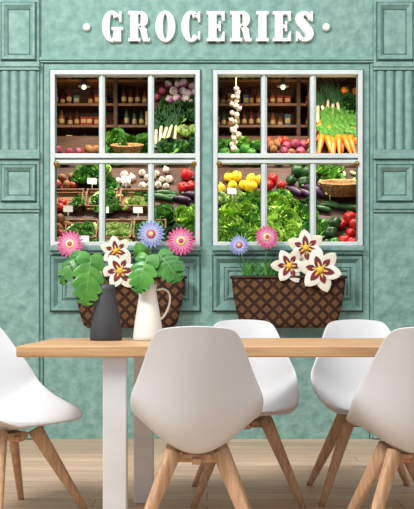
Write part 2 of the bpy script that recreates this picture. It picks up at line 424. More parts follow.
bots=[('bottle',bottle_mesh('bottle',V['gl_red'],.165,.022)),('bottle',bottle_mesh('bottle',V['gl_green'],.17,.021,False,'lid')),('bottle',bottle_mesh('bottle',V['gl_amber'],.15,.024)),
      ('jar',bottle_mesh('jar',V['gl_amber'],.09,.027,True)),('jar',bottle_mesh('jar',V['jam'],.08,.027,True)),('jar',bottle_mesh('jar',V['gl_red'],.11,.026,True,'lid')),
      ('carton',carton('creambox',.026,.13)),('carton',carton('tealbox',.025,.11)),('carton',carton('redbox',.026,.10))]
lab={0:'small red glass bottle with tan label on shelf',1:'green glass bottle with gold label on shelf',2:'amber glass bottle with tan label on shelf',
     3:'jar of amber preserves on shop shelf',4:'jar of red jam on shop shelf',5:'dark red jar with gold lid on shelf',
     6:'cream cardboard carton on shop shelf',7:'blue-green cardboard carton on shop shelf',8:'red cardboard carton on shop shelf'}
for (xa,xb) in ((-1.30,-.10),(.06,1.30)):
    mid={(-1.30):-.78,.06:.75}[xa]
    for z in SH[1:]:
        x=xa+.02; seq=random.randrange(9)
        while x<xb-.03:
            seq=random.choice((0,0,1,1,2,2,3,4,5,6,7,8)) if random.random()<.75 else seq
            if abs(x-mid-.015)>.05 and random.random()>.05:
                nm,me=bots[seq]
                o=bpy.data.objects.new(nm,me); coll.objects.link(o); o.location=(x,1.37+random.uniform(-.005,.08),z+.001)
                o.rotation_euler=(0,0,random.uniform(-.3,.3)); o.scale=(1,1,random.uniform(.7,1.0)); tag(o,lab[seq],nm,'goods on the shop shelves')
            x+=.055+random.uniform(0,.01)
for (px,py) in ((84,86),(283,86)):  # lamps added to lift the dark shelves behind the upper panes
    p=P(px,py,1.0); e=empty('added_pendant_lamp',p); tag(e,'small dark pendant lamp added to brighten the shelves','lamp','added pendant lamps in the shop')
    b=MB(); b.tube([(0,0,.02),(0,0,3.05-p.z)],.004,6,0); b.lathe([(.05,-.005),(.045,.01),(.018,.04),(.012,.05)],18,0,capb=False)
    o=b.obj('lamp_shade',[M['lampmetal']],parent=e); o.location=(0,0,0)
    b=MB(); b.lathe([(.002,-.024),(.013,-.02),(.016,-.006),(.012,.008),(.006,.016)],14,0)
    o=b.obj('bulb',[M['bulb']],parent=e); o.location=(0,0,0)
    l=bpy.data.lights.new('shelf_fill_light','POINT'); l.energy=4; l.color=(1,.70,.40); l.shadow_soft_size=.03
    lo=bpy.data.objects.new('shelf_fill_light',l); coll.objects.link(lo); lo.location=p+Vector((0,-.02,-.07))

class Slope:
    def __init__(s,p0,p1):
        s.p0=p0; s.p1=p1
        d=Vector((0,p1[0]-p0[0],p1[1]-p0[1])).normalized(); s.d=d; s.n=Vector((0,-d.z,d.y))
        s.R=Matrix((( 1,0,0),(0,d.y,s.n.y),(0,d.z,s.n.z))).to_4x4()
    def hit(s,px,py,h=0):
        C=Vector((0,CY,H)); D=Vector(((px-PX)/F,1,-(py-PY)/F)); q=Vector((0,s.p0[0],s.p0[1]))+s.n*h
        t=s.n.dot(q-C)/s.n.dot(D); return C+D*t
def yz(y,py): p=P(0,py,y); return (y,p.z)
SA=Slope(yz(.16,248),yz(.80,168))
SBlow=Slope(yz(.88,166),yz(1.10,136))
SBhigh=Slope(yz(.88,166),yz(1.27,82))
def stand(sl,xa,xb,label):
    b=MB(); (y0,z0),(y1,z1)=sl.p0,sl.p1
    z_=ZF+.001
    vs=[(x,y,z) for x in (xa,xb) for (y,z) in ((y0,z_),(y0,z0),(y1,z1),(y1,z_))]
    b.add(vs,[(0,1,2,3),(7,6,5,4),(0,4,5,1),(1,5,6,2),(2,6,7,3),(3,7,4,0)])
    o=b.obj('display_stand',[M['darkwood']],origin=((xa+xb)/2,(y0+y1)/2,ZF)); tag(o,label,'stand','sloping produce stands'); return o
stand(SA,-1.3,-.03,'sloping dark wood stand piled with vegetables'); stand(SA,.03,1.3,'sloping dark wood stand piled with lettuces and peppers')
def xat(px,y): return (px-PX)*(y-CY)/F
stand(SBlow,-1.35,xat(151,.95)-.01,'low rear produce stand below shelves'); stand(SBhigh,xat(151,.95),-.03,'tall rear stand of leafy greens')
stand(SBlow,.03,xat(312,.95)-.01,'low rear produce stand below shelves'); stand(SBhigh,xat(312,.95),1.35,'tall rear stand of carrots and leeks')

# ---------------------------------------------------------------- produce meshes
def ball(nm,mt,rx,rz,lobes=0,la=.1,dent=.25,stem=True,point=0,n=16):
    b=MB(); prof=[]
    K=10
    for j in range(K+1):
        t=math.pi*j/K; r=math.sin(t)*rx; z=-math.cos(t)*rz
        if j==K: r=.0005
        if j==0: r=.0005
        z-= dent*rz*math.exp(-(r/(rx*.35))**2)*(1 if j>K/2 else -1)
        if point: z+= point*rz*math.exp(-(r/(rx*.25))**2)*(1 if j>K/2 else -1)
        prof.append((r,z))
    fn=None
    if lobes: fn=lambda v,a: Vector((v.x*(1+la*math.cos(lobes*a)),v.y*(1+la*math.cos(lobes*a)),v.z))
    b.lathe(prof,n if not lobes else 24,0,None,True,True,fn)
    mats=[V[mt]]
    if stem:
        mats.append(V['stemg']); z=rz*(1-dent)
        b.tube([(0,0,z-.004),(.002,0,z+rz*.25),(.006,0,z+rz*.42)],[rx*.14,rx*.09,rx*.11],6,1)
        for i in range(5):
            a=i*1.257; b.add([(0,0,z+.002),(rx*.35*math.cos(a-.3),rx*.35*math.sin(a-.3),z+.004),(rx*.5*math.cos(a),rx*.5*math.sin(a),z+.003),(rx*.35*math.cos(a+.3),rx*.35*math.sin(a+.3),z+.004)],[(0,1,2,3)],1)
    return b.mesh(nm,mats)
def longveg(nm,mt,L,r,curve=.1,cap='stemg',taper=.8):
    b=MB(); pts=[];rr=[]
    for i in range(11):
        t=i/10; pts.append((curve*L*math.sin(math.pi*t),(t-.5)*L,0)); rr.append(max(.0015,r*math.sin(math.pi*min(max(t,.03),.97))**.4*(1-(1-taper)*t)))
    b.tube(pts,rr,12,0); b.tube([pts[-1],(0,.5*L+.02,0)],[r*.35,r*.2],6,1)
    return b.mesh(nm,[V[mt],V[cap]])
def lettuce(nm,m1,m2,R,n=26,ruf=.25,upright=.6,seed=1):
    b=MB(); rnd=random.Random(seed)
    for i in range(n):
        lay=i/n; a=i*2.399; el=.15+lay*1.2*upright+rnd.uniform(-.15,.15)
        Lh=R*(1.0-.35*lay)*rnd.uniform(.85,1.1); W=R*(.75-.25*lay); ph=rnd.uniform(0,6)
        def fn(u,v,a=a,el=el,Lh=Lh,W=W,ph=ph):
            s=(u-.5)*2; w=W*math.sin(math.pi*min(v*.85+.12,1))**.7
            x=s*w*.9; y=v*Lh; z=.35*Lh*v*v+ abs(s)**2*W*.25 + ruf*W*.35*v*math.sin(s*7+ph)*abs(s) + ruf*W*.3*v**3*math.sin(s*9+ph*2)
            yy=y*math.cos(el)-z*math.sin(el); zz=y*math.sin(el)+z*math.cos(el)
            ca,sa=math.cos(a),math.sin(a)
            return Vector((x*ca-yy*sa,x*sa+yy*ca,zz*.85))
        b.grid(fn,6,5,0 if rnd.random()<.7 else 1)
    return b.mesh(nm,[V[m1],V[m2]],fix=False)
def carrot_parts():
    b=MB(); b.tube([(0,-.17,0),(0.002,-.12,0),(0,-.05,0),(0,.0,0),(0,.006,0)],[.0015,.010,.018,.022,.013],10,0)
    root=b.mesh('root',[V['carrot']])
    b=MB(); rnd=random.Random(3)
    for i in range(9):
        a=rnd.uniform(-.6,.6); l=rnd.uniform(.05,.09); h=rnd.uniform(-.02,.015)
        p=Vector((math.sin(a)*l,math.cos(a)*l,h))
        b.tube([(0,.0,0),p*.5+Vector((0,0,.004)),p],[.003,.002,.001],5,0)
        for k in range(6):
            q=p*(.45+.1*k); s=.014*(1-.07*k)
            for sg in (-1,1):
                b.add([q,q+Vector((sg*s,.006,.004)),q+Vector((sg*s*1.2,.018,.002)),q+Vector((sg*s*.3,.014,0))],[(0,1,2,3)],0)
    return root,b.mesh('leafy_top',[V['lettd']],fix=False)
def leek():
    b=MB(); b.tube([(0,-.15,0),(0,-.13,0),(0,-.02,0),(0,.03,0)],[.008,.014,.013,.014],10,0)
    w=b.mesh('white_stalk',[V['pale']])
    b=MB(); rnd=random.Random(5)
    for i in range(7):
        a=(i-3)*.16; l=rnd.uniform(.12,.19); ben=rnd.uniform(-.02,.05)
        b.grid(lambda u,v:Vector(((u-.5)*.022*(1-v*.8)+math.sin(a)*l*v,.02+math.cos(a)*l*v,.008+.03*math.sin(v*2.5)+ben*v*v+abs(u-.5)*.01)),2,6,0)
    return w,b.mesh('leafy_top',[V['kale']],fix=False)
PR={}
PR['tomato']=(ball('tomato','tomato',.038,.032),.03,'ripe red tomato in a pile','tomato')
PR['red_pepper']=(ball('bell_pepper','redp',.042,.046,4,.09,.3),.04,'glossy red bell pepper with green stem','bell pepper')
PR['yellow_pepper']=(ball('bell_pepper','yellowp',.044,.046,4,.09,.3),.04,'glossy yellow bell pepper with green stem','bell pepper')
PR['green_pepper']=(ball('bell_pepper','greenp',.042,.045,4,.09,.3),.04,'glossy green bell pepper','bell pepper')
PR['dark_pepper']=(ball('bell_pepper','darkp',.044,.046,4,.09,.3),.04,'glossy very dark green bell pepper','bell pepper')
PR['lemon']=(ball('lemon','lemon',.034,.042,0,0,0,False,.2),.03,'bright yellow lemon in a pile','lemon')
PR['apple']=(ball('apple','apple',.036,.033),.03,'dull red and brown apple','apple')
PR['potato']=(ball('potato','potato',.034,.044,2,.1,0,False),.03,'brown potato in a pile','potato')
PR['onion']=(ball('onion','onion',.036,.034,0,0,0,False,.35),.03,'purple-pink onion in a pile','onion')
PR['turnip']=(ball('turnip','turnip',.038,.034,0,0,0,True,.3),.03,'white and purple-pink turnip in a pile','turnip')
PR['garlic']=(ball('garlic_bulb','garlic',.03,.027,6,.07,0,False,.6),.025,'white garlic bulb in a pile','garlic')
PR['orange']=(ball('orange','orange',.036,.036,0,0,.05,True),.033,'round orange fruit in a pile','orange')
PR['aubergine']=(longveg('aubergine','aub',.17,.036,.05),.033,'glossy dark purple aubergine','aubergine')
PR['cucumber']=(longveg('cucumber','cuke',.18,.024,.08),.022,'long dark green cucumber','cucumber')
PR['endive']=(longveg('endive','endive',.10,.02,.03,'pale',.6),.024,'pale green endive head','endive')
PR['lettuce']=(lettuce('lettuce','lett','lettd',.105,28,.45),.005,'bright yellow-green frilly lettuce head','lettuce')
PR['lettuce2']=(lettuce('lettuce','lettd','lett',.10,26,.35),.005,'fresh green leafy lettuce head','lettuce')
PR['dark_lettuce']=(lettuce('lettuce','lettd','kale',.10),.005,'mid-green leafy lettuce head','lettuce')
PR['kale']=(lettuce('kale','kale','lettd',.10,24,.5,.8),.005,'bunch of dark green kale','kale')
PR['cabbage']=(lettuce('cabbage','endive','lett',.085,26,.1,1.2),.005,'round pale green cabbage','cabbage')
PR['herb']=(lettuce('herb_bunch','lettd','kale',.06,18,.6,1.1),.005,'small bunch of fresh green herbs','herbs')
carp=carrot_parts(); leekp=leek()
names={'red_pepper':'bell_pepper','yellow_pepper':'bell_pepper','green_pepper':'bell_pepper','dark_pepper':'bell_pepper','dark_lettuce':'lettuce','garlic':'garlic_bulb','lettuce2':'lettuce','herb':'herb_bunch'}
LEAFY=('lettuce','lettuce2','dark_lettuce','kale','cabbage','herb')
def place(kind,px,py,sl,rot=None,sc=1.0,tilt=.5,h=None):
    me,hh,lb,cat=PR[kind]
    hh=hh if h is None else h
    if kind in LEAFY: tilt=.3
    o=bpy.data.objects.new(names.get(kind,kind),me); coll.objects.link(o)
    p=sl.hit(px,py,hh*sc)
    T=Matrix.Rotation(random.uniform(-tilt,tilt),4,'X')@Matrix.Rotation(random.uniform(-tilt,tilt),4,'Y')
    R=Matrix.Rotation(random.uniform(0,6.28) if rot is None else rot+random.uniform(-.3,.3),4,'Z')
    o.matrix_world=Matrix.Translation(p)@sl.R@T@R@Matrix.Diagonal((sc,sc,sc,1))
    tag(o,lb,cat,cat+' pile in shop window')
    return o
def fill(kinds,x0,x1,y0,y1,sx,sy,sl,rot=None,sc=1.0,tilt=.6,jit=.28,h=None):
    if isinstance(kinds,str): kinds=[kinds]
    y=y1-sy/2; r=0
    while y>y0:
        x=x0+sx/2+(sx/2 if r%2 else 0)
        while x<x1:
            place(random.choice(kinds),x+random.uniform(-jit,jit)*sx,y+random.uniform(-jit,jit)*sy,sl,rot,sc*random.uniform(.8,1.15),tilt,h)
            x+=sx
        y-=sy; r+=1
def crate(px,py,wd,hl=.10,hh=.055,sl=SA):
    b=MB(); w2=wd/2; t=.008
    b.box(-w2,w2,-hl,hl,0,t)
    for z0,z1 in ((.0,.022),(.032,hh)):
        b.box(-w2,w2,-hl,-hl+t,z0,z1); b.box(-w2,w2,hl-t,hl,z0,z1); b.box(-w2,-w2+t,-hl,hl,z0,z1); b.box(w2-t,w2,-hl,hl,z0,z1)
    for x in (-w2+.01,w2-.01):
        for y in (-hl+.01,hl-.01): b.box(x-.008,x+.008,y-.008,y+.008,0,hh+.004)
    o=b.obj('crate',[M['cratewood']]); o.matrix_world=Matrix.Translation(sl.hit(px,py,.001))@sl.R
    tag(o,'shallow slatted wooden crate packed with green vegetables','crate','produce crates in shop window')
for (px,py) in ((68,203),(102,203),(136,203),(82,234),(116,234),(150,234)): crate(px,py,.23,.10)
# left window lower tier
fill(['potato','apple'],53,76,170,190,8.5,8,SA); fill(['dark_lettuce','lettuce2'],78,112,170,188,13,9,SA,sc=.9)
fill(['apple','tomato'],56,68,194,212,8,7.5,SA,h=.04); fill(['apple','potato'],53,66,218,247,8.5,8,SA)
fill('herb',70,84,194,212,8,7.5,SA,h=.02)
fill(['herb','herb','endive'],88,118,193,213,8,7,SA,h=.025); fill(['cabbage','herb'],123,151,193,213,8.5,7.5,SA,sc=.62,h=.025)
fill('garlic',116,136,170,186,8,6.5,SA)
fill(['herb','endive'],68,98,224,247,8,7.5,SA,h=.025); fill('cabbage',104,132,224,247,8.5,7.5,SA,sc=.6,h=.025); fill('herb',138,162,224,247,8,7.5,SA,h=.02)
fill('garlic',138,174,170,188,8,6.5,SA); fill('red_pepper',176,202,169,190,11,9,SA)
fill('cucumber',156,178,193,205,7,15,SA,rot=1.2,tilt=.1); fill('aubergine',180,200,194,206,10,16,SA,rot=1.0,tilt=.1)
fill('dark_lettuce',156,176,206,222,15,12,SA); fill('lettuce',176,204,206,222,14,11,SA); fill(['lettuce2','kale'],164,204,222,248,14,11,SA)
# left window rear tiers
fill('onion',50,80,145,163,9,7.5,SBlow); fill('potato',80,106,145,163,9,7.5,SBlow)
fill(['lettuce2','dark_lettuce'],108,150,138,162,13,8.5,SBlow)
fill('turnip',164,200,84,104,8.5,7.5,SBhigh); fill('onion',154,166,84,100,8,7,SBhigh)
fill('kale',153,200,104,122,13,10,SBhigh,sc=.9); fill('cabbage',176,200,124,140,14,11,SBhigh)
fill(['kale','dark_lettuce'],153,200,140,164,14,11,SBhigh)
def parts_obj(nm,parts,px,py,sl,rot,lb,cat,grp,sc=1.0,h=.015):
    e_=empty(nm,(0,0,0)); p=sl.hit(px,py,h)
    e_.matrix_world=Matrix.Translation(p)@sl.R@Matrix.Rotation(rot,4,'Z')@Matrix.Diagonal((sc,sc,sc,1))
    tag(e_,lb,cat,grp)
    for me in parts:
        o=bpy.data.objects.new(me.name.split('.')[0],me); coll.objects.link(o); o.parent=e_
for i in range(5):
    parts_obj('leek',leekp,156+i*5,130+random.uniform(-3,3),SBhigh,random.uniform(-.3,.3),'leek with white stalk and green leaves','leek','leeks in shop window')
# right window lower tier
fill(['lemon','yellow_pepper'],215,264,170,192,11,9,SA); fill('cabbage',214,240,194,206,13,11,SA); fill('lettuce2',238,266,194,208,14,11,SA)
fill('lettuce',214,248,208,230,15,11,SA); fill('dark_lettuce',248,264,208,230,14,11,SA); fill(['lettuce2','lettuce'],214,264,230,248,15,11,SA)
fill(['red_pepper','tomato'],264,284,169,190,11,9,SA); fill(['aubergine','cucumber'],288,314,184,196,10,11,SA,rot=1.1,tilt=.1)
fill('dark_pepper',288,314,169,184,10,8,SA)
fill('lettuce2',264,290,194,208,14,11,SA); fill('kale',290,314,200,214,14,11,SA)
fill('lettuce',264,300,208,248,15,11,SA,sc=1.05); fill(['dark_lettuce','lettuce2'],300,316,214,248,14,11,SA)
fill(['lettuce2','endive'],316,366,169,186,10,9,SA,sc=.8); fill('cucumber',316,366,204,214,8,14,SA,rot=1.3,tilt=.1)
fill('red_pepper',338,366,216,248,11,9,SA); fill(['dark_pepper','green_pepper'],318,338,218,248,11,9,SA)
# right window rear tiers
fill('green_pepper',214,262,150,163,10,8,SBlow); fill(['potato','onion'],264,312,144,163,9,7.5,SBlow)
fill('tomato',264,290,138,145,9,7,SBlow); fill('lettuce2',214,262,140,152,13,10,SBlow,sc=.8)
for i in range(5):
    parts_obj('leek',leekp,318+i*5,106+random.uniform(-3,3),SBhigh,random.uniform(-.3,.3),'leek with white stalk and green leaves','leek','leeks in shop window')
for r,(yy,hh_) in enumerate(((122,.02),(130,.05),(138,.08))):
    for i in range(8):
        parts_obj('carrot',carp,322+i*5.6+(r%2)*2.6,yy+random.uniform(-2,2),SBhigh,random.uniform(-.4,.4)+(i-4)*.08,'orange carrot with feathery green top','carrot','carrot bunches in shop window',1.5-.1*r,hh_)
fill('orange',340,368,84,96,9,8,SBhigh); fill('kale',340,368,97,112,13,10,SBhigh)
def basket(px,py,sl,w=.16,hh=.07):
    b=MB()
    b.lathe([(w*.62,0),(w*.8,hh),(w*.86,hh+.008),(w*.8,hh+.012),(w*.74,hh),(w*.56,.012)],24,0,fn=lambda v,a:Vector((v.x*1.2,v.y*.7,v.z)))
    p=sl.hit(px,py,.0)
    o=b.obj('basket',[M['wicker']],origin=(0,0,0)); o.location=p+Vector((0,-.05,0)); o.rotation_euler=(.35,0,0)
    tag(o,'round wicker basket of greens','basket','wicker baskets in shop window')
basket(340,196,SA,.17,.09)
basket(128,156,SBlow,.13)
for (px,py,sl) in ((126,182,SA),(92,184,SA),(68,212,SA),(104,213,SA),(138,213,SA),(84,242,SA),(232,194,SA),(330,194,SA),(122,154,SBlow)):
    b=MB(); b.box(-.034,.034,-.002,.002,0,.045); b.tube([(0,0,-.05),(0,0,.002)],.002,6,0)
    o=b.obj('price_card',[V['card']]); o.location=sl.hit(px,py,.075); o.rotation_euler=(-.15,0,random.uniform(-.3,.3))
    tag(o,'small white price card on a stick','price card','price cards among produce')
p=P(236,88,.7); e=empty('garlic_braid',p); tag(e,'hanging braid of white garlic bulbs','garlic braid')
b=MB(); b.tube([(0,0,3.05-p.z),(0,0,0),(.01,0,-.2),(-.015,0,-.46)],.005,6,0); b.obj('string',[V['pale']],parent=e,origin=None).location=(0,0,0)
rg=random.Random(11)
for i in range(22):
    o=bpy.data.objects.new('bulb',PR['garlic'][0]); coll.objects.link(o); o.parent=e; s_=rg.uniform(.55,.85)
    o.location=(.02*math.sin(i*2.1)+rg.uniform(-.012,.012)-.012*i/22,-.016-.012*math.cos(i*2.1),-.02-.021*i+rg.uniform(-.008,.008)); o.rotation_euler=(rg.uniform(0,1),rg.uniform(-1,1),i); o.scale=(s_,s_,s_)

# ---------------------------------------------------------------- planters and flowers
def planter(px0,px1,lb):
    y0,y1=277,328; ya,yb=-.20,-.03
    cx=xat((px0+px1)/2,-.19); z1=P(0,y0,-.19).z; z0=P(0,y1,-.19).z
    hw=(px1-px0)/2*(5.59/F)
    e=empty('flower_box',(cx,(ya+yb)/2,z0)); tag(e,lb,'planter','woven flower boxes')
    cy=(ya+yb)/2; hd=(yb-ya)/2
    N=56
    def ringv(a,bb,z):
        vs=[]
        for i in range(N):
            t=2*math.pi*i/N; c_,s_=math.cos(t),math.sin(t)
            vs.append((cx+a*math.copysign(abs(c_)**.32,c_),cy+bb*math.copysign(abs(s_)**.5,s_),z))
        return vs
    zt=z1; hh=z1-z0
    def f(t): return hw-.055*(1-t)**2.0-.012*(1-t)
    lev=[(f(t)-(.02 if t==0 else 0),hd-.022*(1-t)-(.012 if t==0 else 0),z0+hh*t) for t in (0,.06,.15,.3,.45,.6,.75,.9,1)]
    lev+=[(hw-.014,hd-.014,zt),(hw-.06,hd-.03,z0+.02)]
    vs=[];fs=[]
    for l_ in lev: vs+=ringv(*l_)
    for j in range(len(lev)-1):
        for i in range(N):
            i2=(i+1)%N; fs.append((j*N+i,j*N+i2,(j+1)*N+i2,(j+1)*N+i))
    fs.append(tuple(range(N))); fs.append(tuple((len(lev)-1)*N+i for i in range(N)))
    b=MB(); b.add(vs,fs,0,True)
    b.obj('box',[M['lattice']],parent=e,origin=e.location)
    b=MB(); rv=[Vector(v) for v in ringv(hw+.002,hd+.002,zt)]
    rv=rv+rv[:1]; b.tube(rv,.011,8,0)
    b.obj('rim',[M['rim']],parent=e,origin=e.location)
    b=MB(); vs=ringv(hw-.02,hd-.018,zt-.02)+ringv(hw-.028,hd-.022,zt-.05)
    b.add(vs,[tuple(range(N)),tuple(range(2*N-1,N-1,-1))]+[(i,N+i,N+(i+1)%N,(i+1)%N) for i in range(N)])
    b.obj('soil',[M['soil']],parent=e,origin=e.location)
    b=MB(); b.box(cx-hw+.1,cx-hw+.13,yb-.02,0,z0+.06,z0+.22); b.box(cx+hw-.13,cx+hw-.1,yb-.02,0,z0+.06,z0+.22)
    b.obj('bracket',[M['rim']],parent=e,origin=e.location)
    return zt-.03
zs_=planter(73,185,'dark brown lattice-woven flower box beneath shop window'); planter(232,347,'dark brown lattice-woven flower box with white lilies')
def petal(b,L,W,an,lift,mi,z0=0,r0=0,tip=1.0,cup=.15,nv=7,fold=.1,pointed=False):
    ca,sa=math.cos(an),math.sin(an)
    def fn(u,v):
        s=(u-.5)*2
        if pointed: w=W*2.53*(max(v,.02)**.6)*((1-v)**.75)
        else: w=W*(math.sin(math.pi*min(1,v*.93+.05)**tip))**.8
        x=s*w; y=r0+v*L; z=z0+lift*v-cup*L*v*v-s*s*W*fold
        return Vector((x*ca-y*sa,x*sa+y*ca,z))
    b.grid(fn,4,nv,mi)
def daisy(px,py,rpx,col,Y,soil_x):
    c=P(px,py,Y); r=rpx*(Y-CY)/F
    e=empty('flower',(soil_x,-.1,zs_))
    nm={'pink':'bright pink daisy-like flower with pale yellow centre','blue':'lavender-blue daisy-like flower with pink centre'}[col]
    tag(e,nm,'flower','daisies in the flower boxes')
    R=Matrix.Translation(c)@Matrix.Rotation(math.radians(90)+random.uniform(-.15,.05),4,'X')@Matrix.Rotation(random.uniform(-.15,.15),4,'Y')
    b=MB(); n=20
    for i in range(n): petal(b,r*.82,r*.135,i*2*math.pi/n,.0,0,0 if i%2 else .002,r*.18,.85,.03)
    for i in range(n): petal(b,r*.55,r*.08,(i+.5)*2*math.pi/n,.002,1,.004,r*.18,.8,.02)
    b2=MB(); b2.v=[R@v for v in b.v]; b2.f=b.f; b2.m=b.m; b2.sm=b.sm
    b2.obj('petals',[M[col],M[col+'l']],parent=e,origin=c,fix=False)
    b=MB(); b.lathe([(r*.32,0),(r*.32,.006),(r*.22,.010)],18,0,R); b.lathe([(r*.18,.009),(r*.16,.013),(r*.05,.016)],14,1,R)
    b.obj('flower_center',[M['cream'] if col=='pink' else M['pink'],M['pink'] if col=='pink' else M['cream']],parent=e,origin=c)
    b=MB(); b.tube([(soil_x,-.1,zs_),((soil_x+c.x)/2+.01,(Y-.1)/2+.02,(zs_+c.z)/2),(c.x,c.y+.006,c.z)],[.005,.004,.004],6,0)
    b.obj('stem',[M['stem']],parent=e,origin=(soil_x,-.1,zs_))
def lily(px,py,rpx,rot,Y,soil_x):
    c=P(px,py,Y); r=rpx*(Y-CY)/F
    e=empty('lily',(soil_x,-.12,zs_)); tag(e,'white lily with burgundy throat and yellow middle','flower','white lilies in the flower boxes')
    R=Matrix.Translation(c)@Matrix.Rotation(math.radians(90)-.1,4,'X')@Matrix.Rotation(random.uniform(-.12,.12),4,'Y')@Matrix.Rotation(rot,4,'Z')
    b=MB()
    for i in range(6):
        up=.006 if i%2==0 else 0
        an=i*math.pi/3
        petal(b,r*(1.12 if i%2 else 1.05),r*.36,an,.012,0 if i%2==0 else 3,up,0.0,1.0,.05,10,.08,True)
        petal(b,r*.70,r*.17,an,.012*.6,1,up+.004,0.0,.8,.03,8,.02,True)
        petal(b,r*.40,r*.05,an,.012*.4,2,up+.006,0.0,.8,.02,8,.02,True)
    b2=MB(); b2.v=[R@v for v in b.v]; b2.f=b.f; b2.m=b.m; b2.sm=b.sm
    b2.obj('petals',[M['petalw'],M['burg'],M['yellow'],M['petalc']],parent=e,origin=c,fix=False)
    b=MB(); b.lathe([(r*.17,0),(r*.17,.014),(r*.05,.02)],12,0,R)
    b.obj('flower_center',[M['yellow']],parent=e,origin=c)
    b=MB(); b.tube([(soil_x,-.12,zs_),((soil_x+c.x)/2,-.1,(zs_+c.z)/2),(c.x,c.y+.004,c.z)],[.006,.005,.005],6,0)
    b.obj('stem',[M['stem']],parent=e,origin=(soil_x,-.12,zs_))
def sx(px): return xat(px,-.11)
daisy(70,244,14.5,'pink',-.13,sx(84)); daisy(151,234,14.5,'blue',-.12,sx(146)); daisy(181,241,15,'pink',-.15,sx(172))
daisy(239,245,10.5,'blue',-.12,sx(247)); daisy(267,237,12.5,'pink',-.13,sx(262))
lily(116,251,15,.2,-.15,sx(120)); lily(120,271,18,.6,-.2,sx(112)); lily(306,248,18,.1,-.15,sx(300)); lily(289,266,17,.5,-.2,sx(288)); lily(320,270,21,.3,-.22,sx(318))
def spray(px0,px1,n,hgt,lb):
    cx=(px0+px1)/2; e=empty('foliage',(sx(cx),-.1,zs_)); tag(e,lb,'plant','leafy plants in the flower boxes')
    b=MB()
    for i in range(n):
        x=sx(random.uniform(px0,px1)); y=random.uniform(-.15,-.07); a=random.uniform(-.7,.7); l=hgt*random.uniform(.6,1); w=random.uniform(.003,.007); f=random.uniform(-.3,.1)
        def fn(u,v): 
            return Vector((x+math.sin(a)*l*v*(.4+.6*v)+(u-.5)*2*w*math.sin(math.pi*min(1,v*.9+.08)),y+f*l*v*v+ .002*abs(u-.5),zs_+l*v*math.cos(a*.6)-.1*l*v*v))
        b.grid(fn,2,7,random.choice((0,1)))
    b.obj('leaves',[M['leaf2'],M['leaf_light']],parent=e,origin=e.location,fix=False)
spray(240,290,80,.19,'thin grassy green foliage in flower box'); spray(290,338,55,.13,'thin green foliage around lilies')
spray(82,120,40,.15,'thin green foliage in flower box'); spray(120,176,50,.14,'thin green foliage in flower box')

# ---------------------------------------------------------------- table
TX0,TX1=-.713,1.47; TF,TB=-2.61,-1.80; TZ=.753
e=empty('dining_table',((TX0+TX1)/2,(TF+TB)/2,0)); tag(e,'oak-topped dining table with white square legs','table')
b=MB(); b.box(TX0,TX1,TF,TB,TZ-.042,TZ); b.obj('tabletop',[M['tablewood']],parent=e,origin=((TX0+TX1)/2,(TF+TB)/2,TZ),bevel=.006,seg=3)
for (x,y) in ((-.349,TF+.07),(-.290,TB-.07),(TX1-.36,TF+.07),(TX1-.40,TB-.07)):
    b=MB(); b.box(x-.045,x+.045,y-.03,y+.03,0,TZ-.042); b.obj('leg',[M['white_paint']],parent=e,origin=(x,y,0),bevel=.004)

# ---------------------------------------------------------------- chairs
rows=[(.240,.418,.165,0,.004),(.228,.428,.195,0,.010),(.17,.414,.218,0,.045),(.08,.385,.230,0,.092),(-.02,.368,.236,.005,.138),(-.10,.363,.240,.02,.175),(-.165,.380,.239,.05,.185),
      (-.215,.435,.233,.085,.155),(-.240,.53,.219,.10,.09),(-.260,.63,.200,.095,.035),(-.278,.71,.179,.07,.012),(-.292,.785,.156,.045,0),(-.299,.82,.137,.03,-.004),(-.302,.834,.110,.02,-.008)]
def shell_mesh():
    nu=10; vs=[];fs=[]
    for (y,z,w,dy,dz) in rows:
        for i in range(nu+1):
            u=-1+2*i/nu; k=abs(u)**1.7
            uu=math.copysign(abs(u)**.95,u)
            vs.append((w*uu,y+dy*abs(u)**2.1,z+dz*k))
    for j in range(len(rows)-1):
        for i in range(nu):
            a=j*(nu+1)+i; fs.append((a,a+1,a+nu+2,a+nu+1))
    b=MB(); b.add(vs,fs,0,True); return b
def leg_geo(b,top,bot,w0,w1,d0,d1):
    top=Vector(top); bot=Vector(bot)
    ax=(bot-top).normalized(); n=14
    out=Vector((bot.x-top.x,bot.y-top.y,0)).normalized(); side=Vector((-out.y,out.x,0)); o2=side.cross(ax).normalized()
    vs=[];fs=[]; K=6
    for j in range(K+1):
        t=j/K; c=top.lerp(bot,t); w=w0+(w1-w0)*t; d=d0+(d1-d0)*t
        for i in range(n):
            a=2*math.pi*i/n; ca,sa=math.cos(a),math.sin(a)
            p=c+side*math.copysign(abs(ca)**.7,ca)*d/2+o2*math.copysign(abs(sa)**.7,sa)*w/2
            if j==K: p.z=bot.z
            vs.append(p)
    for j in range(K):
        for i in range(n):
            i2=(i+1)%n; fs.append((j*n+i,j*n+i2,(j+1)*n+i2,(j+1)*n+i))
    fs.append(tuple(range(n))); fs.append(tuple(K*n+i for i in range(n)))
    b.add(vs,fs,0,True)
proto=empty('dining_chair',(0,0,0)); parts=[]
s=shell_mesh().obj('seat_shell',[M['shell']],parent=proto)
m=s.modifiers.new('sub','SUBSURF'); m.levels=2; m.render_levels=2
m=s.modifiers.new('sol','SOLIDIFY'); m.thickness=.008; m.offset=0
m=s.modifiers.new('bev','BEVEL'); m.width=.0015; m.segments=1; m.limit_method='ANGLE'; m.angle_limit=math.radians(50)
parts.append(s)
for sxn in (-1,1):
    for syn in (-1,1):
        top=(sxn*.085,syn*.075-.03,.375 if syn<0 else .372)
        b=MB(); leg_geo(b,top,(sxn*.235,syn*.215-.01,0),.066,.028,.042,.026)
        o=b.obj('leg',[M['legwood']],parent=proto,origin=top); parts.append(o)
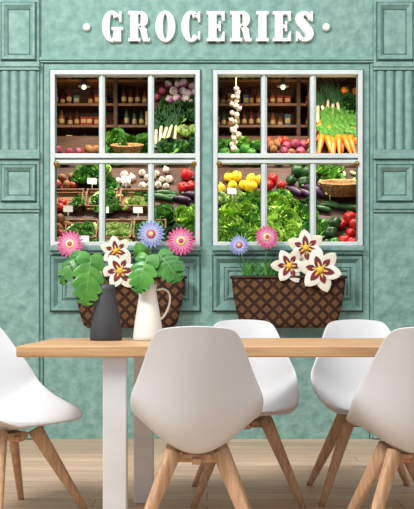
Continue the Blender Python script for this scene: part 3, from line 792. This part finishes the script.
b=MB(); b.box(-.10,.10,-.048,-.012,.325,.352); b.box(-.018,.018,-.11,.06,.327,.350); b.box(-.06,.06,-.08,.03,.345,.362)
o=b.obj('under_frame',[M['legwood']],parent=proto,bevel=.006); parts.append(o)
def setchair(e,x,y,rot,lb,sc):
    e.location=(x,y,0); e.rotation_euler=(0,0,math.radians(rot)); e.scale=(sc,sc,1); tag(e,lb,'chair','white shell chairs around the table')
insts=[(-.037,-2.60,0,'white moulded shell chair, back to viewer, tucked at table',1),(.765,-2.60,0,'white moulded shell chair beside another at the table',1),
       (.185,-1.76,180,'white moulded shell chair on the wall side of the table',1.05),(.760,-1.74,180,'white moulded shell chair on the wall side of the table',1.05),
       (-.835,-2.14,-128,'white moulded shell chair at the head of the table',1.02)]
for k,(x,y,r,lb,sc) in enumerate(insts):
    if k==0: setchair(proto,x,y,r,lb,sc); continue
    e2=proto.copy(); coll.objects.link(e2)
    for p_ in parts:
        q=p_.copy(); q.parent=e2; coll.objects.link(q)
    setchair(e2,x,y,r,lb,sc)

# ---------------------------------------------------------------- vase, jug, leaves
VY=-2.08
pv=P(106,341,VY); k=(VY-CY)/F
vx=pv.x
e=empty('vase',(vx,VY,TZ)); tag(e,'matte graphite tapered vase on the oak table','vase')
b=MB(); b.lathe([(.066,0),(.070,.005),(.070,.02),(.063,.08),(.054,.14),(.045,.19),(.040,.22),(.039,.243),(.035,.243),(.036,.22),(.041,.19),(.050,.14),(.059,.08),(.064,.02)],32,0,Matrix.Translation((vx,VY,TZ)),capt=True)
b.obj('body',[M['vase_dark']],parent=e,origin=e.location)
jx=xat(148,VY-.02); JY=VY-.02
e=empty('pitcher',(jx,JY,TZ)); tag(e,'white ceramic jug with curved handle on the table','pitcher')
def spout(v,a):
    z=v.z
    if z>.19: 
        q=(z-.19)/.06; d=math.cos(a-math.pi*1.0)
        if d>.7: v=Vector((v.x-.020*q*(d-.7)/.3,v.y,v.z+.012*q*(d-.7)/.3))
    return v
b=MB(); b.lathe([(.060,0),(.065,.005),(.065,.02),(.058,.08),(.048,.14),(.039,.19),(.036,.215),(.039,.245),(.035,.245),(.032,.215),(.035,.19),(.044,.14),(.054,.08),(.060,.02)],36,0,Matrix.Translation((jx,JY,TZ)),fn=spout)
b.obj('body',[M['ceramic']],parent=e,origin=e.location)
hp=[(.034,.215),(.055,.226),(.080,.222),(.096,.20),(.096,.165),(.084,.13),(.068,.102),(.052,.09)]
b=MB(); b.tube([(jx+x,JY,TZ+z) for x,z in hp],[.005]*len(hp),10,0)
o=b.obj('handle',[M['ceramic']],parent=e,origin=(jx+.1,JY,TZ+.15)); mm=o.modifiers.new('s','SUBSURF'); mm.levels=1; mm.render_levels=1

def bigleaf(b,base,tip,W,tilt=.0,bend=.03,slits=4):
    base=Vector(base); tip=Vector(tip); ax=tip-base; L=ax.length; ax.normalize()
    nrm=Vector((tilt,-1,.25)); nrm=(nrm-ax*nrm.dot(ax)).normalized(); sd=ax.cross(nrm)
    N=72
    def hw(v):
        w=math.sin(math.pi*(v*.86+.14)**.8)**.75 if v<1 else 0
        return max(0.0,w)
    for side in (-1,1):
        def fn(u,v,side=side):
            w=hw(v)
            ph=v*(slits+.5)+(.25 if side>0 else 0)
            fr=ph-math.floor(ph)
            cut=1.0
            if slits and .10<v<.92 and fr<.3: cut=.2
            elif slits and .10<v<.92: cut=1.0-.14*abs(fr-.65)/.35
            s=u*w*cut
            back=-.22*L*u*(1-v)**2+.24*L*u*u*w
            p=base+ax*(v*L*.86+back)+sd*side*s*W/2
            p+=nrm*(bend*math.sin(math.pi*v)-.08*W*u*u*w-bend*1.2*v*v)
            return p
        b.grid(fn,5,N,0)
    def rib(u,v): return base+ax*v*L*.86+sd*(u-.5)*.003*(1-v*.7)+nrm*(bend*math.sin(math.pi*v)-bend*1.2*v*v+.0012)
    b.grid(rib,1,20,1)
def leafobj(base,tip,W,lb,vase_loc,dy=0,mt='leaf',**kw):
    B=P(base[0],base[1],VY+dy); T=P(tip[0],tip[1],VY+dy-.05); w=W*k
    mouth=Vector((vase_loc[0],vase_loc[1],TZ+.03)); top=Vector((vase_loc[0],vase_loc[1],TZ+.245))
    e=empty('leaf_branch',top); tag(e,lb,'leaf','large green leaves in the vases')
    b=MB(); bigleaf(b,B,T,w,bend=.014,**kw); b.obj('blade',[M[mt],M['leaf_rib']],parent=e,origin=B,fix=False)
    b=MB(); mid=(top*.55+B*.45)+Vector((0,0,.05))
    pts=[mouth,top]
    for i in range(1,9):
        t=i/8; pts.append(top*(1-t)**2+mid*2*t*(1-t)+B*t*t)
    b.tube(pts,[.0035]*2+[.003]*8,8,0); b.obj('stem',[M['stem']],parent=e,origin=top)
vl=(vx,VY); jl=(jx,JY)
leafobj((91,256),(84,313),33,'drooping green split leaf in graphite vase',vl,dy=-.03,tilt=.3,slits=5)
leafobj((80,254),(57,288),22,'green leaf hanging from graphite vase',vl,dy=.02,tilt=-.3,mt='leaf2',slits=4)
leafobj((148,256),(136,298),30,'green split leaf over white jug',jl,dy=-.06,tilt=-.2,slits=5)
leafobj((158,254),(183,284),32,'broad green split leaf in white jug',jl,dy=-.03,tilt=.3,mt='leaf2',slits=6)
leafobj((144,262),(137,241),15,'small upright green leaf in white jug',jl,dy=.03,tilt=0,slits=0)

# ---------------------------------------------------------------- lights
def area(nm,loc,tgt,sx_,sy_,pw,col=(1,1,1),spread=180):
    l=bpy.data.lights.new(nm,'AREA'); l.shape='RECTANGLE'; l.size=sx_; l.size_y=sy_; l.energy=pw; l.color=col; l.spread=math.radians(spread)
    o=bpy.data.objects.new(nm,l); coll.objects.link(o); o.location=loc
    o.rotation_euler=(Vector(tgt)-Vector(loc)).to_track_quat('-Z','Y').to_euler(); return o
area('key_light',(-2.6,-4.2,4.4),(0.2,-.5,1.3),1.3,1.3,225,(1,.98,.95))
area('overhead_fill_light',(.6,-3.6,4.4),(.3,-2.0,.5),3,2,80)  # unseen soft fill light added above the table
area('produce_fill_light',(-.75,.3,2.95),(-.75,.60,1.8),1.0,.2,26,(1,.92,.78),125)  # unseen lights added above the windows to brighten the produce
area('produce_fill_light',(.75,.3,2.95),(.75,.60,1.8),1.0,.2,29,(1,.92,.78),125)
wd=bpy.data.worlds.new('world'); scene.world=wd; wd.use_nodes=True
wd.node_tree.nodes['Background'].inputs[0].default_value=(.96,.975,1,1); wd.node_tree.nodes['Background'].inputs[1].default_value=.57

cam=bpy.data.cameras.new('camera'); co=bpy.data.objects.new('camera',cam); coll.objects.link(co)
co.location=(0,CY,H); co.rotation_euler=(math.radians(90),0,0)
cam.sensor_width=36; cam.lens=F/509*36; cam.shift_y=(PY-254.5)/509; cam.clip_start=.05
scene.camera=co
